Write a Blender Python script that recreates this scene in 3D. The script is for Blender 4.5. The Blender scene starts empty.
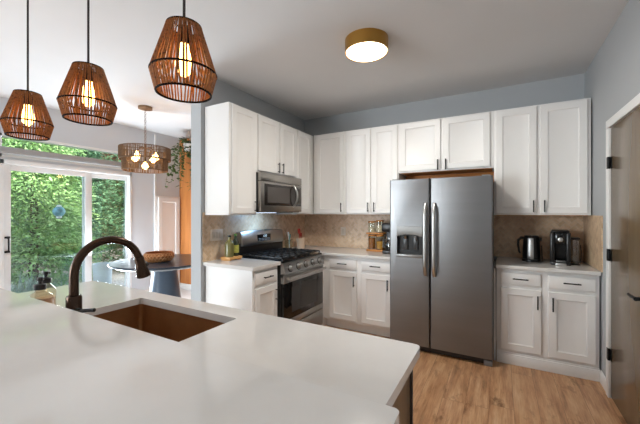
import bpy, bmesh, math, random
from mathutils import Vector, Matrix
sc = bpy.context.scene
COL = sc.collection
R = math.radians
# ------------------------------------------------------------------ camera, sky, sun, big lights, exposure
CX, CY, CZ = 2.544, -4.055, 1.40
cam = bpy.data.cameras.new('camera'); cam.lens = 18.0; cam.sensor_width = 36.0; cam.shift_y = 0.0008
cam.clip_start = 0.03
co = bpy.data.objects.new('camera', cam); COL.objects.link(co)
co.location = (CX, CY, CZ); co.rotation_euler = (R(90), 0, R(29.36)); sc.camera = co
sc.view_settings.view_transform = 'Standard'; sc.view_settings.look = 'None'
sc.view_settings.gamma = 1.0; sc.view_settings.use_curve_mapping = False
sc.view_settings.exposure = 0.08
w = bpy.data.worlds.new('sky'); sc.world = w; w.use_nodes = True
wn = w.node_tree.nodes; wl = w.node_tree.links
sky = wn.new('ShaderNodeTexSky'); sky.sky_type = 'NISHITA'; sky.sun_disc = False
sky.sun_elevation = R(55); sky.sun_rotation = R(100); sky.dust_density = 2.0
wn['Background'].inputs[1].default_value = 1.1
wl.new(sky.outputs[0], wn['Background'].inputs[0])

def light(name, kind, loc, energy, color=(1, 1, 1), size=None, size_y=None, target=None, spread=None, radius=None):
    l = bpy.data.lights.new(name, kind); l.energy = energy; l.color = color
    if kind == 'AREA':
        l.shape = 'RECTANGLE'; l.size = size; l.size_y = size_y or size
        if spread: l.spread = spread
    if radius is not None: l.shadow_soft_size = radius
    o = bpy.data.objects.new(name, l); COL.objects.link(o); o.location = loc
    if target is not None:
        o.rotation_euler = (Vector(target) - Vector(loc)).to_track_quat('-Z', 'Y').to_euler()
    return o
sun = light('sun', 'SUN', (6, -4, 9), 15.0, (1.0, 0.95, 0.86), target=(-5, 0.5, 0)); sun.data.angle = R(1.5)
# added fill lamps: two unseen behind the camera, one low inside the patio door
light('fill_living_back', 'AREA', (-1.7, -8.1, 1.5), 205, (0.86, 0.93, 1.0), 1.3, 2.0, (1.5, -1.0, 1.2))
light('fill_living_side', 'AREA', (-2.55, -5.6, 1.45), 48, (0.86, 0.93, 1.0), 2.5, 1.9, (3, -4.4, 1.5))
light('fill_patio_door', 'AREA', (-2.50, -1.52, .48), 85, (0.78, 0.90, 1.0), .85, .75, (1.5, -1.2, 2.7))  # added lamp standing in for daylight bounced up off the patio

# ------------------------------------------------------------------ node helpers
def srgb(h):
    h = h.lstrip('#'); v = [int(h[i:i + 2], 16) / 255 for i in (0, 2, 4)]
    return tuple(c / 12.92 if c <= .04045 else ((c + .055) / 1.055) ** 2.4 for c in v) + (1,)
class N:
    def __init__(s, m): s.t = m.node_tree; s.b = s.t.nodes['Principled BSDF']
    def new(s, k): return s.t.nodes.new(k)
    def link(s, a, b): s.t.links.new(a, b)
    def val(s, inp, v):
        if hasattr(v, 'is_output'): s.link(v, inp)
        else: inp.default_value = v
    def math(s, op, a, b=0.0, c=None):
        n = s.new('ShaderNodeMath'); n.operation = op
        s.val(n.inputs[0], a); s.val(n.inputs[1], b)
        if c is not None: s.val(n.inputs[2], c)
        return n.outputs[0]
    def ramp(s, f, stops):
        n = s.new('ShaderNodeValToRGB'); s.val(n.inputs[0], f)
        e = n.color_ramp.elements
        while len(e) < len(stops): e.new(.5)
        for i, (p, c) in enumerate(stops): e[i].position = p; e[i].color = c
        return n.outputs[0]
    def mix(s, f, a, b, mode='MIX'):
        n = s.new('ShaderNodeMix'); n.data_type = 'RGBA'; n.blend_type = mode
        s.val(n.inputs[0], f); s.val(n.inputs[6], a); s.val(n.inputs[7], b); return n.outputs[2]
    def noise(s, scale, detail=3, rough=.5, vec=None):
        n = s.new('ShaderNodeTexNoise'); n.inputs['Scale'].default_value = scale
        n.inputs['Detail'].default_value = detail; n.inputs['Roughness'].default_value = rough
        if vec is not None: s.link(vec, n.inputs['Vector'])
        return n.outputs[0]
    def pos(s): return s.new('ShaderNodeNewGeometry').outputs['Position']
    def mapping(s, v, scale=(1, 1, 1), rot=(0, 0, 0)):
        n = s.new('ShaderNodeMapping'); n.inputs['Scale'].default_value = scale
        n.inputs['Rotation'].default_value = rot; s.link(v, n.inputs['Vector']); return n.outputs[0]
    def bump(s, h, strength=.2, dist=.01):
        n = s.new('ShaderNodeBump'); n.inputs['Strength'].default_value = strength
        n.inputs['Distance'].default_value = dist; s.link(h, n.inputs['Height']); s.link(n.outputs[0], s.b.inputs['Normal'])
MATS = {}
def mat(name, col, rough=.5, metal=0.0, vary=.06, scale=6.0, spec=.5, bump=0, bscale=60, stretch=(1, 1, 1), emit=None, estr=0, coat=0):
    if name in MATS: return MATS[name]
    m = bpy.data.materials.new(name); m.use_nodes = True; n = N(m); b = n.b
    c = srgb(col); p = n.mapping(n.pos(), stretch)
    f = n.noise(scale, 4, .55, p)
    d = tuple(max(0, x * (1 - vary)) for x in c[:3]) + (1,); l = tuple(min(1, x * (1 + vary)) for x in c[:3]) + (1,)
    n.link(n.ramp(f, [(.3, d), (.7, l)]), b.inputs['Base Color'])
    b.inputs['Roughness'].default_value = rough; b.inputs['Metallic'].default_value = metal
    b.inputs['Specular IOR Level'].default_value = spec
    if coat: b.inputs['Coat Weight'].default_value = coat; b.inputs['Coat Roughness'].default_value = .1
    if bump: n.bump(n.noise(bscale, 2, .5, p), bump, .004)
    if emit: b.inputs['Emission Color'].default_value = srgb(emit); b.inputs['Emission Strength'].default_value = estr
    MATS[name] = m; return m
def glass(name, tint='#ffffff', gloss=.08, rough=0.0):
    if name in MATS: return MATS[name]
    m = bpy.data.materials.new(name); m.use_nodes = True; t = m.node_tree
    t.nodes.remove(t.nodes['Principled BSDF']); out = t.nodes['Material Output']
    tr = t.nodes.new('ShaderNodeBsdfTransparent'); tr.inputs[0].default_value = srgb(tint)
    g = t.nodes.new('ShaderNodeBsdfGlossy'); g.inputs['Roughness'].default_value = rough
    fr = t.nodes.new('ShaderNodeLayerWeight'); fr.inputs[0].default_value = .5
    pw = t.nodes.new('ShaderNodeMath'); pw.operation = 'POWER'; pw.inputs[1].default_value = 4.0; t.links.new(fr.outputs['Facing'], pw.inputs[0])
    ad = t.nodes.new('ShaderNodeMath'); ad.operation = 'MULTIPLY_ADD'; ad.inputs[1].default_value = .8; ad.inputs[2].default_value = gloss
    ad.use_clamp = True; t.links.new(pw.outputs[0], ad.inputs[0])
    mx = t.nodes.new('ShaderNodeMixShader'); t.links.new(ad.outputs[0], mx.inputs[0])
    t.links.new(tr.outputs[0], mx.inputs[1]); t.links.new(g.outputs[0], mx.inputs[2]); t.links.new(mx.outputs[0], out.inputs[0])
    MATS[name] = m; return m
def leafmat(name, cols, transl=.35, scale=1.5):
    if name in MATS: return MATS[name]
    m = bpy.data.materials.new(name); m.use_nodes = True; n = N(m); t = m.node_tree
    f = n.noise(scale, 5, .7, n.pos())
    c = n.ramp(f, [(.3, srgb(cols[0])), (.5, srgb(cols[1])), (.7, srgb(cols[2]))])
    n.link(c, n.b.inputs['Base Color']); n.b.inputs['Roughness'].default_value = .55
    tr = n.new('ShaderNodeBsdfTranslucent'); n.link(c, tr.inputs[0])
    mx = n.new('ShaderNodeMixShader'); mx.inputs[0].default_value = transl
    n.link(n.b.outputs[0], mx.inputs[1]); n.link(tr.outputs[0], mx.inputs[2]); n.link(mx.outputs[0], t.nodes['Material Output'].inputs[0])
    MATS[name] = m; return m
def tile(name, axis):       # herringbone stone tile; axis 0: runs along x, 1: runs along y
    m = bpy.data.materials.new(name); m.use_nodes = True; n = N(m)
    p = n.pos(); sp = n.new('ShaderNodeSeparateXYZ'); n.link(p, sp.inputs[0])
    u0 = sp.outputs[axis]; v0 = sp.outputs[2]; k = .7071 / .034
    u = n.math('ADD', n.math('MULTIPLY', n.math('ADD', u0, v0), k), 400); v = n.math('ADD', n.math('MULTIPLY', n.math('SUBTRACT', v0, u0), k), 400)
    i = n.math('FLOOR', u); j = n.math('FLOOR', v); fu = n.math('SUBTRACT', u, i); fv = n.math('SUBTRACT', v, j)
    md = n.math('MODULO', n.math('ADD', n.math('SUBTRACT', i, j), 800), 4)
    eq = [n.math('COMPARE', md, float(q), .1) for q in range(4)]
    dl = n.math('ADD', fu, eq[1]); dr = n.math('ADD', n.math('SUBTRACT', 1, fu), eq[0])
    db = n.math('ADD', fv, eq[2]); dt = n.math('ADD', n.math('SUBTRACT', 1, fv), eq[3])
    dist = n.math('MINIMUM', n.math('MINIMUM', dl, dr), n.math('MINIMUM', db, dt))
    grout = n.math('LESS_THAN', dist, .045)
    ai = n.math('SUBTRACT', i, eq[1]); aj = n.math('SUBTRACT', j, eq[2])
    cb = n.new('ShaderNodeCombineXYZ'); n.link(ai, cb.inputs[0]); n.link(aj, cb.inputs[1])
    wn_ = n.new('ShaderNodeTexWhiteNoise'); n.link(cb.outputs[0], wn_.inputs[0])
    c = n.ramp(wn_.outputs[0], [(0, srgb('#c19f7c')), (.45, srgb('#d6b591')), (1, srgb('#e6cba9'))])
    st = n.noise(22, 6, .7, p)
    c = n.mix(.35, c, n.ramp(st, [(.3, srgb('#a98461')), (.7, srgb('#ecd6ba'))]), 'MIX')
    c = n.mix(grout, c, srgb('#cdbba6'))
    n.link(c, n.b.inputs['Base Color']); n.b.inputs['Roughness'].default_value = .38
    n.bump(n.math('MINIMUM', dist, .07), .3, .01)
    return m
def planks(name):
    m = bpy.data.materials.new(name); m.use_nodes = True; n = N(m)
    p = n.pos(); sp = n.new('ShaderNodeSeparateXYZ'); n.link(p, sp.inputs[0])
    W = .155; L = 1.25
    c = n.math('DIVIDE', n.math('ADD', sp.outputs[0], 20), W); ci = n.math('FLOOR', c); cf = n.math('SUBTRACT', c, ci)
    wn_ = n.new('ShaderNodeTexWhiteNoise'); wn_.noise_dimensions = '1D'; n.link(ci, wn_.inputs['W'])
    r = n.math('ADD', n.math('DIVIDE', n.math('ADD', sp.outputs[1], 40), L), wn_.outputs[0]); ri = n.math('FLOOR', r); rf = n.math('SUBTRACT', r, ri)
    cb = n.new('ShaderNodeCombineXYZ'); n.link(ci, cb.inputs[0]); n.link(ri, cb.inputs[1])
    w2 = n.new('ShaderNodeTexWhiteNoise'); n.link(cb.outputs[0], w2.inputs[0])
    off = n.new('ShaderNodeVectorMath'); off.operation = 'MULTIPLY_ADD'; n.link(w2.outputs['Color'], off.inputs[0]); off.inputs[1].default_value = (7, 7, 7); n.link(p, off.inputs[2])
    g1 = n.noise(3.2, 6, .65, n.mapping(off.outputs[0], (5, .55, 1)))
    g2 = n.noise(16, 5, .6, n.mapping(off.outputs[0], (6, .35, 1)))
    kn = n.noise(2.6, 4, .75, n.mapping(off.outputs[0], (2.4, 1.0, 1)))
    col = n.ramp(g1, [(.34, srgb('#6b4428')), (.44, srgb('#a97451')), (.55, srgb('#c89870')), (.7, srgb('#e0bb95'))])
    col = n.mix(.35, col, n.ramp(g2, [(.3, srgb('#8d623c')), (.7, srgb('#dcb88e'))]))
    col = n.mix(n.ramp(kn, [(.58, (0, 0, 0, 1)), (.7, (.8, .8, .8, 1))]), col, srgb('#6b4526'))
    col = n.mix(n.math('MULTIPLY', w2.outputs[0], .3), col, srgb('#b3814f'))
    e = n.math('MINIMUM', n.math('MULTIPLY', n.math('MINIMUM', cf, n.math('SUBTRACT', 1, cf)), W), n.math('MULTIPLY', n.math('MINIMUM', rf, n.math('SUBTRACT', 1, rf)), L))
    gap = n.math('LESS_THAN', e, .0009)
    col = n.mix(gap, col, srgb('#6e4a2c'))
    n.link(col, n.b.inputs['Base Color']); n.b.inputs['Roughness'].default_value = .33
    n.bump(g2, .06, .004)
    return m
def wood(name, a, b_, axis=2, rough=.4, scale=4):
    if name in MATS: return MATS[name]
    m = bpy.data.materials.new(name); m.use_nodes = True; n = N(m)
    s = [7, 7, 7]; s[axis] = .5
    f = n.noise(scale, 5, .6, n.mapping(n.pos(), s))
    n.link(n.ramp(f, [(.3, srgb(a)), (.7, srgb(b_))]), n.b.inputs['Base Color']); n.b.inputs['Roughness'].default_value = rough
    MATS[name] = m; return m
# palette
M_wall = mat('wall_paint', '#b0b3b5', .85, vary=.015, scale=2, bump=.05, bscale=180)
M_wall2 = mat('dining_wall_paint', '#d0d4d8', .85, vary=.015, scale=2, bump=.05, bscale=180)
M_ceil = mat('ceiling_paint', '#dbdbdb', .9, vary=.015, scale=2, bump=.06, bscale=150)
M_floor = planks('oak_planks')
M_trim = mat('trim_white', '#e9e8e6', .4, vary=.012)
M_cab = mat('cabinet_white', '#ebe9e6', .38, vary=.012, scale=3)
M_quartz = mat('quartz_white', '#d8d5d1', .08, vary=.02, scale=9, spec=.55)
M_black = mat('black_metal', '#17181a', .42, .6, vary=.1)
M_pull = mat('dark_pull', '#2b2a29', .35, .8, vary=.1)
M_steel = mat('stainless_steel', '#b4b3b1', .34, 1.0, vary=.05, scale=3, stretch=(1, 1, 30))
M_steelf = mat('fridge_stainless', '#878788', .38, 1.0, vary=.035, scale=2.2, stretch=(.4, .4, 6))
M_chrome = mat('bright_steel', '#bdbcba', .3, 1.0, vary=.03)
M_blackgl = mat('black_glass', '#0d0c0c', .06, 0, vary=.1, spec=.6)
M_blackpl = mat('black_plastic', '#141313', .32, 0, vary=.1)
M_iron = mat('cast_iron', '#2b2b2b', .42, .5, vary=.15, bump=.1)
M_bronze = mat('oil_rubbed_bronze', '#45352b', .24, .9, vary=.2, scale=14)
M_copper = mat('copper_sink', '#9c7048', .36, .7, vary=.16, scale=7)
M_brass = mat('brushed_brass', '#b58a45', .34, .9, vary=.06)
M_under = wood('raw_wood_underside', '#b8743a', '#cf8a4c', 0, .6)
M_bwood = wood('island_brown_wood', '#6e5238', '#7f6043', 2, .4)
M_dwood = wood('dining_wood', '#a8642f', '#bd7a40', 2, .45)
M_door = wood('bronze_door_paint', '#6a5742', '#716049', 2, .22, 2)
M_bamboo = wood('bamboo', '#c98f4e', '#dba867', 0, .45)
M_glass = glass('window_glass', '#f3f8f6', .05)
M_jar = glass('jar_glass', '#f4f6f3', .045)

# ------------------------------------------------------------------ mesh helpers
ORG = {}
class MB:
    def __init__(s): s.bm = bmesh.new()
    def _add(s, vs, fs):
        v = [s.bm.verts.new(p) for p in vs]
        return [s.bm.faces.new([v[i] for i in f]) for f in fs]
    def box(s, x0, x1, y0, y1, z0, z1, bev=0.0, seg=2):
        t = bmesh.new()
        bmesh.ops.create_cube(t, size=1.0)
        for v in t.verts: v.co = Vector(((x0 + x1) / 2 + v.co.x * (x1 - x0), (y0 + y1) / 2 + v.co.y * (y1 - y0), (z0 + z1) / 2 + v.co.z * (z1 - z0)))
        if bev: bmesh.ops.bevel(t, geom=t.edges[:], offset=bev, segments=seg, profile=.5, affect='EDGES')
        s.merge(t); return s
    def merge(s, t, mtx=None):
        if mtx is not None: bmesh.ops.transform(t, matrix=mtx, verts=t.verts[:])
        me = bpy.data.meshes.new('tmp'); t.to_mesh(me); t.free(); s.bm.from_mesh(me); bpy.data.meshes.remove(me)
    def loops(s, rings, cap0=True, cap1=True, close=True):
        rv = [[s.bm.verts.new(p) for p in r] for r in rings]; n = len(rings[0])
        for a, b in zip(rv, rv[1:]):
            for i in range(n if close else n - 1):
                j = (i + 1) % n; s.bm.faces.new((a[i], a[j], b[j], b[i]))
        if cap0: s.bm.faces.new(rv[0][::-1])
        if cap1: s.bm.faces.new(rv[-1])
        return s
    def lathe(s, prof, c=(0, 0, 0), n=24, cap0=True, cap1=True, axis=(0, 0, 1), sx=1, sy=1):
        q = Vector((0, 0, 1)).rotation_difference(Vector(axis)); rings = []
        for r, z in prof:
            rings.append([q @ Vector((sx * r * math.cos(2 * math.pi * i / n), sy * r * math.sin(2 * math.pi * i / n), z)) + Vector(c) for i in range(n)])
        return s.loops(rings, cap0, cap1)
    def tube(s, pts, r, n=8, caps=True):
        pts = [Vector(p) for p in pts]; rings = []; rr = r if isinstance(r, (list, tuple)) else [r] * len(pts)
        t0 = (pts[1] - pts[0]).normalized(); up = Vector((0, 0, 1)) if abs(t0.z) < .9 else Vector((1, 0, 0))
        nn = (up - t0 * up.dot(t0)).normalized()
        for i, p in enumerate(pts):
            t = (pts[min(i + 1, len(pts) - 1)] - pts[max(i - 1, 0)]).normalized()
            nn = (nn - t * nn.dot(t)).normalized(); bb = t.cross(nn)
            rings.append([p + (nn * math.cos(2 * math.pi * k / n) + bb * math.sin(2 * math.pi * k / n)) * rr[i] for k in range(n)])
        return s.loops(rings, caps, caps)
    def torus(s, c, R_, r, n=40, m=8, axis=(0, 0, 1)):
        q = Vector((0, 0, 1)).rotation_difference(Vector(axis)); rings = []
        for i in range(n):
            a = 2 * math.pi * i / n
            rings.append([q @ Vector(((R_ + r * math.cos(2 * math.pi * k / m)) * math.cos(a), (R_ + r * math.cos(2 * math.pi * k / m)) * math.sin(a), r * math.sin(2 * math.pi * k / m))) + Vector(c) for k in range(m)])
        rings.append(rings[0]); s.loops(rings, False, False)
        bmesh.ops.remove_doubles(s.bm, verts=s.bm.verts[:], dist=1e-6); return s
    def slab(s, outer, z0, z1, hole=None):
        t = bmesh.new(); es = []
        for lp in [outer] + ([hole] if hole else []):
            v = [t.verts.new((p[0], p[1], z1)) for p in lp]
            es += [t.edges.new((v[i], v[(i + 1) % len(v)])) for i in range(len(v))]
        bmesh.ops.triangle_fill(t, edges=es, use_beauty=True)
        r = bmesh.ops.extrude_face_region(t, geom=t.faces[:])
        bmesh.ops.translate(t, verts=[g for g in r['geom'] if isinstance(g, bmesh.types.BMVert)], vec=(0, 0, z0 - z1))
        bmesh.ops.recalc_face_normals(t, faces=t.faces[:]); s.merge(t); return s
    def sphere(s, c, r, n=16, m=10, sz=1):
        pr = [(max(1e-4, r * math.sin(math.pi * i / m)), -r * sz * math.cos(math.pi * i / m)) for i in range(m + 1)]
        return s.lathe(pr, c, n)
    def build(s, name, m, parent=None, loc=(0, 0, 0), sharp=38, bevel=0, recalc=True):
        if recalc: bmesh.ops.recalc_face_normals(s.bm, faces=s.bm.faces[:])
        o_ = ORG[parent] if parent else Vector(loc)
        for v in s.bm.verts: v.co -= o_
        me = bpy.data.meshes.new(name); s.bm.to_mesh(me); s.bm.free()
        for p in me.polygons: p.use_smooth = True
        me.set_sharp_from_angle(angle=R(sharp)); me.materials.append(m)
        o = bpy.data.objects.new(name, me); COL.objects.link(o)
        if parent: o.parent = parent
        else: o.location = o_
        ORG[o] = o_.copy()
        if bevel:
            b = o.modifiers.new('bevel', 'BEVEL'); b.width = bevel; b.segments = 3; b.limit_method = 'ANGLE'; b.angle_limit = R(50)
        return o
def thing(name, loc, label, cat, group=None):
    o = bpy.data.objects.new(name, None); COL.objects.link(o); o.location = loc; o.empty_display_size = .05
    ORG[o] = Vector(loc); return tag(o, label, cat, group)
def tag(o, label, cat, group=None, kind=None):
    o['label'] = label; o['category'] = cat
    if group: o['group'] = group
    if kind: o['kind'] = kind
    return o
def struct(o): o['kind'] = 'structure'; return o
def copy_thing(root, loc, label, rz=0.0, scale=None):
    c = root.copy(); COL.objects.link(c); c.location = loc; c.rotation_euler = (0, 0, rz); c['label'] = label
    if scale: c.scale = scale
    for ch in list(root.children):
        d = ch.copy(); COL.objects.link(d); d.parent = c
        for g in list(ch.children):
            e = g.copy(); COL.objects.link(e); e.parent = d
    return c
def rrect(x0, x1, y0, y1, r, n=5, corners=(1, 1, 1, 1)):    # counter-clockwise from x1,y1
    out = []
    for k, (cx, cy, a) in enumerate(((x1, y1, 0), (x0, y1, 90), (x0, y0, 180), (x1, y0, 270))):
        rr = r if corners[k] else 0
        if rr == 0: out.append((cx, cy)); continue
        ccx = cx - rr * (1 if cx == x1 else -1); ccy = cy - rr * (1 if cy == y1 else -1)
        for i in range(n + 1):
            t = R(a + 90 * i / n); out.append((ccx + rr * math.cos(t), ccy + rr * math.sin(t)))
    return out
# frames: FB faces -y (u = x), FL faces +x (u = y), FR faces -x
FB = lambda base: (lambda u, v, n: Vector((u, base - n, v)))
FL = lambda base: (lambda u, v, n: Vector((base + n, u, v)))
FR = lambda base: (lambda u, v, n: Vector((base - n, u, v)))
def shaker(F, u0, u1, v0, v1, t=.019, fr=.058, rec=.009, ch=.012):
    b = MB()
    def ring(i, n): return [F(u0 + i, v0 + i, n), F(u1 - i, v0 + i, n), F(u1 - i, v1 - i, n), F(u0 + i, v1 - i, n)]
    b.loops([ring(0, 0), ring(0, t - .003), ring(.003, t), ring(fr, t), ring(fr + .003, t - .004), ring(fr + ch, t - rec)]); return b
def slabfront(F, u0, u1, v0, v1, t=.019):
    b = MB()
    def ring(i, n): return [F(u0 + i, v0 + i, n), F(u1 - i, v0 + i, n), F(u1 - i, v1 - i, n), F(u0 + i, v1 - i, n)]
    b.loops([ring(0, 0), ring(0, t - .007), ring(.004, t - .003), ring(.012, t)]); return b
def pull(F, u, v, vertical, t=.019, ln=.115, name='handle', parent=None):
    b = MB(); h = ln / 2; k = h - .014; o = t + .026
    A = (lambda d, n: F(u, v + d, n)) if vertical else (lambda d, n: F(u + d, v, n))
    b.tube([A(-h, o), A(h, o)], .0058, 8); b.tube([A(-k, t), A(-k, o)], .0045, 8); b.tube([A(k, t), A(k, o)], .0045, 8)
    return b.build(name, M_pull, parent)
def Fbox(b, F, u0, u1, v0, v1, n0, n1, bev=0):
    a = F(u0, v0, n0); c = F(u1, v1, n1)
    return b.box(min(a.x, c.x), max(a.x, c.x), min(a.y, c.y), max(a.y, c.y), min(a.z, c.z), max(a.z, c.z), bev)

# ------------------------------------------------------------------ the room
H = 2.78; XR = 3.275; XL = -2.64; YS = -8.2
struct(MB().box(XL - .15, XR + .15, YS, .15, -.12, 0).build('floor', M_floor))
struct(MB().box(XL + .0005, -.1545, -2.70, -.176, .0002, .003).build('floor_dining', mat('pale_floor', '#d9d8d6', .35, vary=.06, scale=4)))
struct(MB().box(XL - .15, XR + .15, YS, .15, H, H + .15).build('ceiling', M_ceil))
struct(MB().box(0, XR + .15, 0, .15, 0, H).build('wall_back', M_wall))
struct(MB().box(-.14, 0, -1.905, .15, 0, H).build('wall_left', M_wall))
struct(MB().box(XL - .15, -.14, -.05, .15, 0, H).build('wall_dining_end', M_wall2))
# right wall with a door opening
dy0, dy1, dzt = -1.64, -.885, 2.035
b = MB(); b.box(XR, XR + .15, dy1 + .012, 0, 0, H); b.box(XR, XR + .15, YS, dy0 - .012, 0, H); b.box(XR, XR + .15, dy0 - .012, dy1 + .012, dzt + .012, H)
b.box(XR + .10, XR + .15, dy0 - .012, dy1 + .012, 0, dzt + .012)
struct(b.build('wall_right', M_wall))
# patio wall with sliding door, transom, and an added, unseen side window for the fill
py0, py1 = -2.62, -1.045
b = MB(); X0, X1 = XL - .15, XL
b.box(X0, X1, py1, -.05, 0, H); b.box(X0, X1, py0, py1, 2.045, 2.075); b.box(X0, X1, py0, py1, 2.35, H)
b.box(X0, X1, -4.3, py0, 0, H); b.box(X0, X1, -6.9, -4.3, 0, .45); b.box(X0, X1, -6.9, -4.3, 2.45, H); b.box(X0, X1, YS, -6.9, 0, H)
struct(b.build('wall_patio', M_wall2))
b = MB(); b.box(XL - .15, -2.4, YS - .15, YS, 0, H); b.box(-1.0, XR + .15, YS - .15, YS, 0, H); b.box(-2.4, -1.0, YS - .15, YS, 0, .45); b.box(-2.4, -1.0, YS - .15, YS, 2.5, H)
struct(b.build('wall_living', M_wall))
def window(name, F, u0, u1, v0, v1, nm):
    b = MB(); f = .05
    for (a, c, d, e) in ((u0, u0 + f, v0, v1), (u1 - f, u1, v0, v1), (u0, u1, v0, v0 + f), (u0, u1, v1 - f, v1)) + tuple(((u0 + (u1 - u0) * k / nm - .02, u0 + (u1 - u0) * k / nm + .02, v0, v1) for k in range(1, nm))):
        Fbox(b, F, a, c, d, e, -.11, -.04)
    fr = struct(b.build(name, M_trim)); g = Fbox(MB(), F, u0 + f, u1 - f, v0 + f, v1 - f, -.078, -.072).build('pane', M_glass, fr)
    return fr
window('window_added_back', FB(YS - .15), -2.4, -1.0, .45, 2.5, 2)  # unseen windows, here and next line, put in to bring fill light
window('window_added_side', FL(XL), -6.9, -4.3, .45, 2.45, 2)
# sliding patio door
F = FL(XL)
b = MB()
Fbox(b, F, py0 + .001, py0 + .05, 0, 2.04, -.13, .012, .004); Fbox(b, F, py1 - .035, py1 - .001, 0, 2.04, -.13, .012, .004); Fbox(b, F, py0 + .001, py1 - .001, 1.985, 2.044, -.13, .012, .004); Fbox(b, F, py0 + .05, py1 - .035, 0, .03, -.13, .012, .004)
patio = struct(b.build('door_patio', M_trim))
def sash(u0, u1, n0, n1, sl, sr, name):
    b = MB()
    Fbox(b, F, u0, u0 + sl, .03, 1.985, n0, n1, .003); Fbox(b, F, u1 - sr, u1, .03, 1.985, n0, n1, .003); Fbox(b, F, u0 + sl, u1 - sr, .03, .12, n0, n1, .003); Fbox(b, F, u0 + sl, u1 - sr, 1.915, 1.985, n0, n1, .003)
    s_ = b.build(name, M_trim, patio); Fbox(MB(), F, u0 + sl, u1 - sr, .12, 1.915, (n0 + n1) / 2 - .004, (n0 + n1) / 2 + .004).build('pane', M_glass, s_); return s_
sash(py0 + .05, -1.61, -.06, -.02, .07, .085, 'sash'); sash(-1.70, py1 - .035, -.11, -.07, .08, .012, 'sash')
b = MB(); b.tube([F(-2.535, .93, .03), F(-2.535, 1.09, .03)], .009); 
for z in (.93, 1.09): b.tube([F(-2.535, z, -.02), F(-2.535, z, .03)], .009)
Fbox(b, F, -2.56, -2.51, .91, .935, -.02, -.008, .002); Fbox(b, F, -2.56, -2.51, 1.085, 1.11, -.02, -.008, .002)
b.build('handle', M_black, patio)
# transom
b = MB(); f = .03; v0, v1 = 2.075, 2.35
for (a, c, d, e) in ((py0, py0 + f, v0, v1), (py1 - f, py1, v0, v1), (py0, py1, v0, v0 + f), (py0, py1, v1 - f, v1)): Fbox(b, F, a, c, d, e, -.12, .01)
tr = struct(b.build('window_transom', M_trim)); Fbox(MB(), F, py0 + f, py1 - f, v0 + f, v1 - f, -.06, -.052).build('pane', M_glass, tr)
# blind headrail in front of the transom
o = thing('blind_headrail', F(-1.9, 2.07, .05), 'long grey roller blind headrail across the transom above the patio door', 'blind')
M_rail = mat('headrail_grey', '#9d9c9b', .6, vary=.02)
Fbox(MB(), F, -3.3, -1.0, 2.10, 2.178, .045, .115, .006).build('cassette', M_rail, o)
for u in (-2.66, -1.04): Fbox(MB(), F, u, u + .03, 2.105, 2.17, .0, .045).build('bracket', M_trim, o)
# dining end: wooden panel and white panelled section
struct(MB().box(XL + .002, -.142, -.16, -.052, .10, 2.748).build('trim_wood_panel', M_dwood))
struct(MB().box(XL + .002, -.142, -.175, -.052, 0, .10, .004).build('baseboard_dining_end', M_trim))
b = shaker(FL(XL + .025), -.60, -.19, .12, 1.66, .02, .07, .012); Fbox(b, F, -.64, -.165, 0, 1.69, .001, .025, .003)
struct(b.build('trim_panel', M_trim))
struct(Fbox(MB(), F, -.66, -.63, 0, 2.74, .001, .02, .002).build('trim_casing', M_trim))
struct(MB().box(XL + .001, XL + .015, py1 + .01, -.67, 0, .1, .003).build('baseboard_patio', M_trim))
# door on the right
FRr = FR(XR)
b = MB()
cw = .062
Fbox(b, FRr, dy1 + .004, dy1 + .004 + cw, 0, dzt + .004, 0.001, .02, .004); Fbox(b, FRr, dy0 - .004 - cw, dy0 - .004, 0, dzt + .004, .001, .02, .004); Fbox(b, FRr, dy0 - .004 - cw, dy1 + .004 + cw, dzt + .004, dzt + .004 + cw, .001, .02, .004)
Fbox(b, FRr, dy1 + .003, dy1 + .0115, 0, dzt, -.095, .001); Fbox(b, FRr, dy0 - .0115, dy0 - .003, 0, dzt, -.095, .001); Fbox(b, FRr, dy0 - .003, dy1 + .003, dzt + .003, dzt + .0115, -.095, .001)
struct(b.build('trim_door', M_trim))
door = struct(Fbox(MB(), FRr, dy0, dy1, .012, dzt, -.035, .004, .003).build('door_pantry', M_door))
for z in (.33, 1.08, 1.775):
    b = MB(); b.tube([FRr(dy1 + .005, z - .045, .015), FRr(dy1 + .005, z + .045, .015)], .009, 10); Fbox(b, FRr, dy1 - .03, dy1, z - .044, z + .044, .003, .0065); Fbox(b, FRr, dy1 + .005, dy1 + .032, z - .044, z + .044, .0195, .023); b.build('hinge', M_black, door)
b = MB(); hy = dy0 + .07; b.lathe([(.027, 0), (.027, .008), (.02, .011), (.011, .012), (.011, .055)], FRr(hy, .905, .004), 20, axis=(-1, 0, 0)); b.tube([FRr(hy - .01, .905, .055), FRr(hy + .06, .905, .056), FRr(hy + .125, .905, .052)], [.011, .009, .008], 10)
b.build('lever_handle', M_black, door)
b = MB(); b.box(XR - .014, XR - .001, dy1 + .07, -.612, 0, .1, .003)
struct(b.build('baseboard_right', M_trim))
# backsplash
M_tx = tile('herringbone_back', 0); M_ty = tile('herringbone_side', 1)
b = MB(); b.box(.009, 1.56, -.009, -.001, .9145, 1.372); b.box(2.46, XR - .01, -.009, -.001, .9145, 1.372)
struct(b.build('trim_backsplash_back', M_tx))
struct(MB().box(.001, .009, -1.885, -.0095, .9145, 1.40).build('trim_backsplash_left', M_ty))
struct(MB().box(XR - .009, XR - .001, -.655, -.0095, .9145, 1.374).build('trim_backsplash_right', M_ty))
b = MB(); b.box(-.15, .004, -1.918, -1.906, 0, .1, .003); b.box(-.154, -.141, -1.918, -.18, 0, .1, .003)
struct(b.build('baseboard_left', M_trim))

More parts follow.
